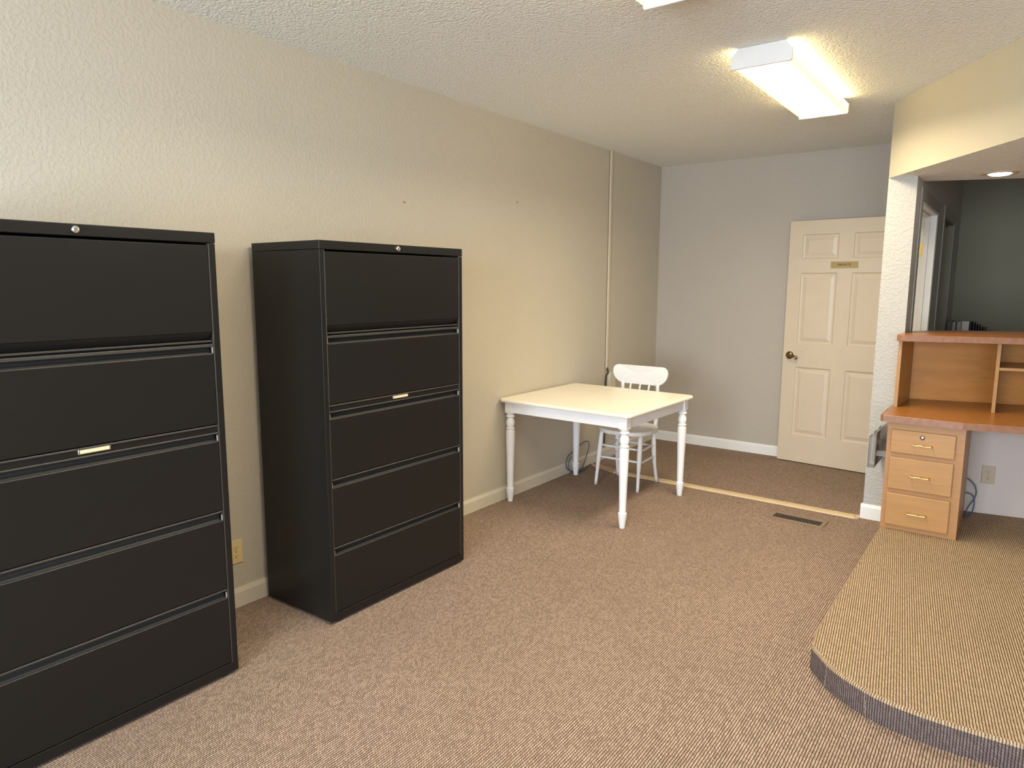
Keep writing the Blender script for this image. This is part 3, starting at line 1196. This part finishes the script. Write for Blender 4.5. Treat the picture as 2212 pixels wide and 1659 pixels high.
def hutch():
    """open shelves on the counter, angled with the half wall"""
    A = Vector((2.2875, 4.797))          # front corner of the left side panel
    ang = math.atan2(0.131, 0.500)
    t = thing('desk_hutch', 'open maple hutch with a divider, standing on the brown desk counter', 'shelf unit', (A.x, A.y, 0.7805), ang)
    ht = 1.192 - 0.7805
    Lx = 1.45
    dp = 0.405
    # the left side panel runs straight back along the partition
    bm = B()
    ca, sa = math.cos(-ang), math.sin(-ang)

    def loc(x, y):
        x, y = x - A.x, y - A.y
        return (x * ca - y * sa, x * sa + y * ca)
    side = [(2.2875, 4.797), (2.307, 4.802), (2.322, 5.195), (2.3025, 5.190)]
    prism(bm, [loc(*p) for p in [(2.2875, 4.797), (2.307, 4.802), (2.3255, 5.195), (2.3065, 5.19), (2.3065, 4.92), (2.2875, 4.92)]], 0, ht)
    obj('side_panel', bm, MT['maple'], t)
    bm = B()
    box(bm, 0.116, Lx, dp - 0.008, dp + 0.004, 0, ht)
    obj('back_panel', bm, MT['maple2'], t)
    for xd in (0.511, 1.02):
        bm = B()
        k = dp - 0.010
        sk = k * math.tan(ang) * 0.97          # dividers run straight back, not square to the angled front
        prism(bm, [(xd, 0.0), (xd + 0.019, 0.0), (xd + 0.019 + sk, k), (xd + sk, k)], 0, ht)
        obj('divider', bm, MT['maple'], t)
    bm = B()
    prism(bm, [(0.5315, 0.004), (1.0190, 0.004), (1.0190 + sk, k), (0.5315 + sk, k)], 0.252, 0.268)
    obj('shelf', bm, MT['maple'], t)
    # transaction top: thick laminate slab running through to the dim room
    T = thing('transaction_counter', 'thick brown laminate transaction top capping the maple hutch', 'counter', (A.x, A.y, 1.1925), ang)
    pl = [loc(*p) for p in [(2.283, 4.745), (2.305, 4.728), (2.335, 4.722), (2.93, 4.895), (3.75, 5.133), (3.75, 5.87), (2.90, 5.60), (2.57, 5.47), (2.42, 5.36), (2.322, 5.226), (2.303, 5.19), (2.303, 4.925), (2.283, 4.925)]]
    bm = B()
    prism(bm, pl, 0.0, 0.0375, 'z', 0.0012, 1)
    bm.normal_update()
    for f in bm.faces:
        f.material_index = 1 if abs(f.normal.z) < 0.7 else 0
    obj('counter_slab', bm, [MT['lam'], MT['lam2']], T)


hutch()


# ------------------------------------------------------------------ brochure holder on the pedestal's side
t = thing('brochure_holder', 'clear acrylic brochure holder with three pockets on the side of the desk pedestal', 'holder', (2.250, 4.492, 0.44))
bm = B()
box(bm, 0.0, 0.004, 0.0, 0.415, 0.02, 0.225)
obj('back_plate', bm, MT['clear'], t)
for y0, dz, lx in ((0.0, 0.010, 0.036), (0.157, 0.010, 0.036), (0.312, 0.010, 0.036)):
    y1 = y0 + 0.105
    bm = B()
    w = 0.0025
    z0, z1 = dz, dz + 0.188
    g = 0.0004
    box(bm, -lx, -lx + w, y0, y1, z0, z1)
    box(bm, -lx + w + g, -g, y0, y0 + w, z0, z1)
    box(bm, -lx + w + g, -g, y1 - w, y1, z0, z1)
    box(bm, -lx + w + g, -g, y0 + w + g, y1 - w - g, z0, z0 + w)
    obj('pocket', bm, MT['clear'], t)
for y0 in (0.03, 0.36):
    bm = B()
    box(bm, 0.0044, 0.0555, y0, y0 + 0.03, 0.08, 0.11)
    obj('standoff', bm, MT['clear'], t)


# ------------------------------------------------------------------ outlets
def outlet(name, label, m, loc, rz):
    """faceplate lies in local xz, facing -y"""
    t = thing(name, label, 'outlet', loc, rz, 'wall outlets')
    bm = B()
    box(bm, -0.035, 0.035, -0.0065, 0, -0.057, 0.057, 0.0025)
    obj('cover_plate', bm, m, t, True)
    for z in (0.02, -0.02):
        bm = B()
        pts = []
        for k in range(24):
            a = 2 * math.pi * k / 24
            pts.append((0.0172 * math.cos(a), z + max(-0.0125, min(0.0125, 0.0172 * math.sin(a)))))
        prism(bm, pts, -0.0082, -0.006, 'y', 0.0006, 1)
        r = obj('receptacle', bm, m, t)
        bm = B()
        box(bm, -0.0075, -0.0055, -0.0085, -0.0080, z - 0.001, z + 0.008)
        box(bm, 0.0055, 0.0075, -0.0085, -0.0080, z - 0.000, z + 0.007)
        lathe(bm, [(0.0028, 0), (0.0028, 0.0004)], (0, -0.0081, z - 0.007), (0, -1, 0), 10)
        obj('slots', bm, MT['slot'], r)
    bm = B()
    lathe(bm, [(0.0032, 0.0), (0.0030, 0.0012)], (0, -0.0063, 0), (0, -1, 0), 10)
    obj('screw', bm, MT['chrome'], t)
    return t


outlet('wall_outlet', 'ivory wall outlet in the gap between the two black file cabinets', MT['ivory'], (0.0005, 1.731, 0.271), math.radians(90))
outlet('wall_outlet', 'beige wall outlet under the desk counter above the blue cord', MT['ivory2'], (2.795, 5.1618 - 0.001, 0.352), math.atan(0.176))


# ------------------------------------------------------------------ cable raceway, box and cord on the long wall
t = thing('cable_raceway', 'slim white cable raceway rising up the wall to the ceiling behind the chair', 'conduit', (0, 5.292, 0))
bm = B()
box(bm, 0.0005, 0.014, -0.016, 0.016, 0.80, H - 0.001, 0.003)
obj('cover', bm, MT['trim'], t)
bm = B()
box(bm, 0.0005, 0.008, -0.0185, -0.017, 0.80, H - 0.001)
obj('side_gap', bm, MT['bronze'], t)
t = thing('junction_box', 'pale wall box below the cable raceway, partly hidden by the chair', 'box', (0, 5.30, 0))
bm = B()
box(bm, 0.0005, 0.035, 0.005, 0.115, 0.40, 0.765, 0.004)
obj('box_body', bm, MT['trim'], t)
bm = B()
box(bm, 0.035, 0.038, 0.012, 0.108, 0.41, 0.755, 0.001)
obj('box_lid', bm, MT['trim'], t)
bm = B()
tube(bm, smooth_path([(0.010, 5.290, 0.812), (0.018, 5.296, 0.785), (0.022, 5.294, 0.762), (0.016, 5.280, 0.745), (0.014, 5.276, 0.70), (0.013, 5.274, 0.60), (0.012, 5.274, 0.45), (0.012, 5.272, 0.35), (0.012, 5.272, 0.11)], 6), 0.0075, 8)
tag(obj('power_cord', bm, MT['slot'], None, 'all'), 'dark cord dropping from the raceway beside the pale wall box', 'cord')

# blue cords
bm = B()
ctrl = [(0.03, 5.00, 0.010), (0.05, 4.93, 0.008), (0.07, 4.84, 0.006), (0.05, 4.735, 0.006), (0.022, 4.66, 0.035), (0.018, 4.635, 0.09), (0.018, 4.66, 0.145), (0.020, 4.75, 0.175), (0.022, 4.87, 0.215), (0.024, 4.965, 0.215), (0.024, 4.985, 0.165), (0.03, 4.93, 0.08), (0.05, 4.85, 0.03), (0.09, 4.76, 0.012), (0.06, 4.70, 0.006), (0.035, 4.665, 0.030), (0.030, 4.652, 0.085), (0.022, 4.70, 0.13)]
tube(bm, smooth_path(ctrl, 7), 0.0036, 8)
tag(obj('network_cable', bm, MT['blue'], None, 'all'), 'blue cable looped around the table leg at the wall', 'cord')
bm = B()
tube(bm, smooth_path([(2.660, 5.075, 0.335), (2.70, 5.083, 0.325), (2.735, 5.089, 0.285), (2.745, 5.09, 0.235), (2.732, 5.088, 0.19), (2.712, 5.08, 0.15), (2.70, 5.07, 0.112), (2.699, 4.99, 0.106), (2.72, 5.03, 0.106), (2.735, 5.06, 0.125), (2.740, 5.086, 0.185), (2.728, 5.088, 0.222), (2.705, 5.084, 0.235), (2.665, 5.075, 0.234)], 7), 0.0036, 8)
tag(obj('network_cable', bm, MT['blue'], None, 'all'), 'blue cable curling out from behind the maple pedestal under the desk', 'cord')

# ------------------------------------------------------------------ floor register
t = thing('floor_vent', 'brown metal floor register set in the carpet beside the pale wood strip', 'vent', (1.811, 4.627, 0.0), math.radians(-2.5))
bm = B()
L, Wd = 0.172, 0.078
il, iw = 0.148, 0.048
for q in ((-L, L, -Wd, -iw), (-L, L, iw, Wd), (-L, -il, -iw, iw), (il, L, -iw, iw)):
    box(bm, q[0], q[1], q[2], q[3], 0.0002, 0.007, 0.0015)
obj('frame', bm, MT['bronze'], t)
bm = B()
box(bm, -il, il, -iw, iw, 0.0002, 0.0012)
obj('duct_opening', bm, MT['blackin'], t)
for i in range(19):
    bm = B()
    x = -il + 0.012 + i * (2 * il - 0.024) / 18
    prism(bm, [(x - 0.0022, 0.0013), (x - 0.0005, 0.0013), (x + 0.0030, 0.0062), (x + 0.0014, 0.0062)], -iw + 0.0005, iw - 0.0005, 'y')
    obj('slat', bm, MT['grey'], t)

# ------------------------------------------------------------------ threshold strip and torn backing
t = thing('threshold_strip', 'pale wooden threshold strip lying across the brown carpet', 'strip', (0.30, 4.945, 0.0), math.radians(-1.0))
bm = B()
sec = [(-0.042, 0.0002), (0.042, 0.0002), (0.040, 0.006), (0.016, 0.011), (-0.016, 0.011), (-0.040, 0.006)]
prism(bm, sec, 0.0, 1.80, 'x')
# rounded end near the partition
end = [(1.80, -0.040), (1.818, -0.036), (1.830, -0.024), (1.834, -0.006), (1.832, 0.042), (1.80, 0.042)]
prism(bm, end, 0.0002, 0.0075)
obj('wood_strip', bm, MT['pale'], t)
bm = B()
box(bm, 0.0, 1.815, -0.0165, -0.0125, 0.0095, 0.0120, 0.0006)
obj('center_groove', bm, MT['scrap'], t)
bm = B()
pts = [(0.02, 5.03), (0.06, 5.045), (0.12, 5.035), (0.20, 5.03), (0.27, 5.005), (0.32, 4.995), (0.325, 4.915), (0.27, 4.905), (0.215, 4.925), (0.165, 4.950), (0.115, 4.965), (0.06, 4.985)]
prism(bm, pts, 0.0008, 0.0055)
for v in bm.verts:
    v.co.z += 0.004 * abs(math.sin(v.co.x * 31 + v.co.y * 17))
tag(obj('carpet_scrap', bm, MT['scrap']), 'torn tan backing scrap at the wall end of the threshold strip', 'scrap')

# ------------------------------------------------------------------ dim room beyond the hutch
t = thing('console_shelf', 'low dark shelf against the dim wall behind the hutch', 'shelf', (2.318, 7.42, 0))
bm = B()
box(bm, 0, 1.3, 0, 0.025, 0.0, 0.88)
box(bm, 0, 0.02, 0.025, 0.40, 0, 0.88)
box(bm, 1.28, 1.3, 0.025, 0.40, 0, 0.88)
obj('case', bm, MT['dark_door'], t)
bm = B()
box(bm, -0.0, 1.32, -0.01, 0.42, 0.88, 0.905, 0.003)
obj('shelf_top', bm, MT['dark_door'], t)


def binder(x, w, h, m, label):
    t = thing('binder', label, 'binder', (x, 7.50, 0.905), 0, 'binders behind the hutch')
    bm = B()
    box(bm, 0, w, 0, 0.006, 0, h, 0.0015)
    box(bm, 0, 0.004, 0.006, 0.25, 0, h)
    box(bm, w - 0.004, w, 0.006, 0.25, 0, h)
    obj('cover', bm, m, t)
    bm = B()
    box(bm, 0.005, w - 0.005, 0.008, 0.24, 0.005, h - 0.012)
    obj('pages', bm, MT['binder_w'], t)


binder(2.325, 0.038, 0.298, MT['binder_d'], 'dark binder standing nearest the door casing behind the hutch')
binder(2.366, 0.026, 0.292, MT['binder_g'], 'grey-green binder next to the dark one')
binder(2.400, 0.036, 0.296, MT['binder_g'], 'grey-green binder touching the pale wide binder')
binder(2.439, 0.056, 0.300, MT['binder_w'], 'pale wide binder beside the black stepped sorter')
t = thing('file_sorter', 'black stepped file sorter beside the binders in the dim room', 'organizer', (2.500, 7.50, 0.905))
bm = B()
box(bm, 0, 0.125, 0, 0.28, 0, 0.02)
obj('base', bm, MT['blackin'], t)
for i in range(6):
    bm = B()
    box(bm, 0.002 + i * 0.021, 0.012 + i * 0.021, 0.01, 0.27, 0.02, 0.292 - 0.011 * i + 0.006 * (i % 2), 0.001)
    obj('divider', bm, MT['blackin'], t)
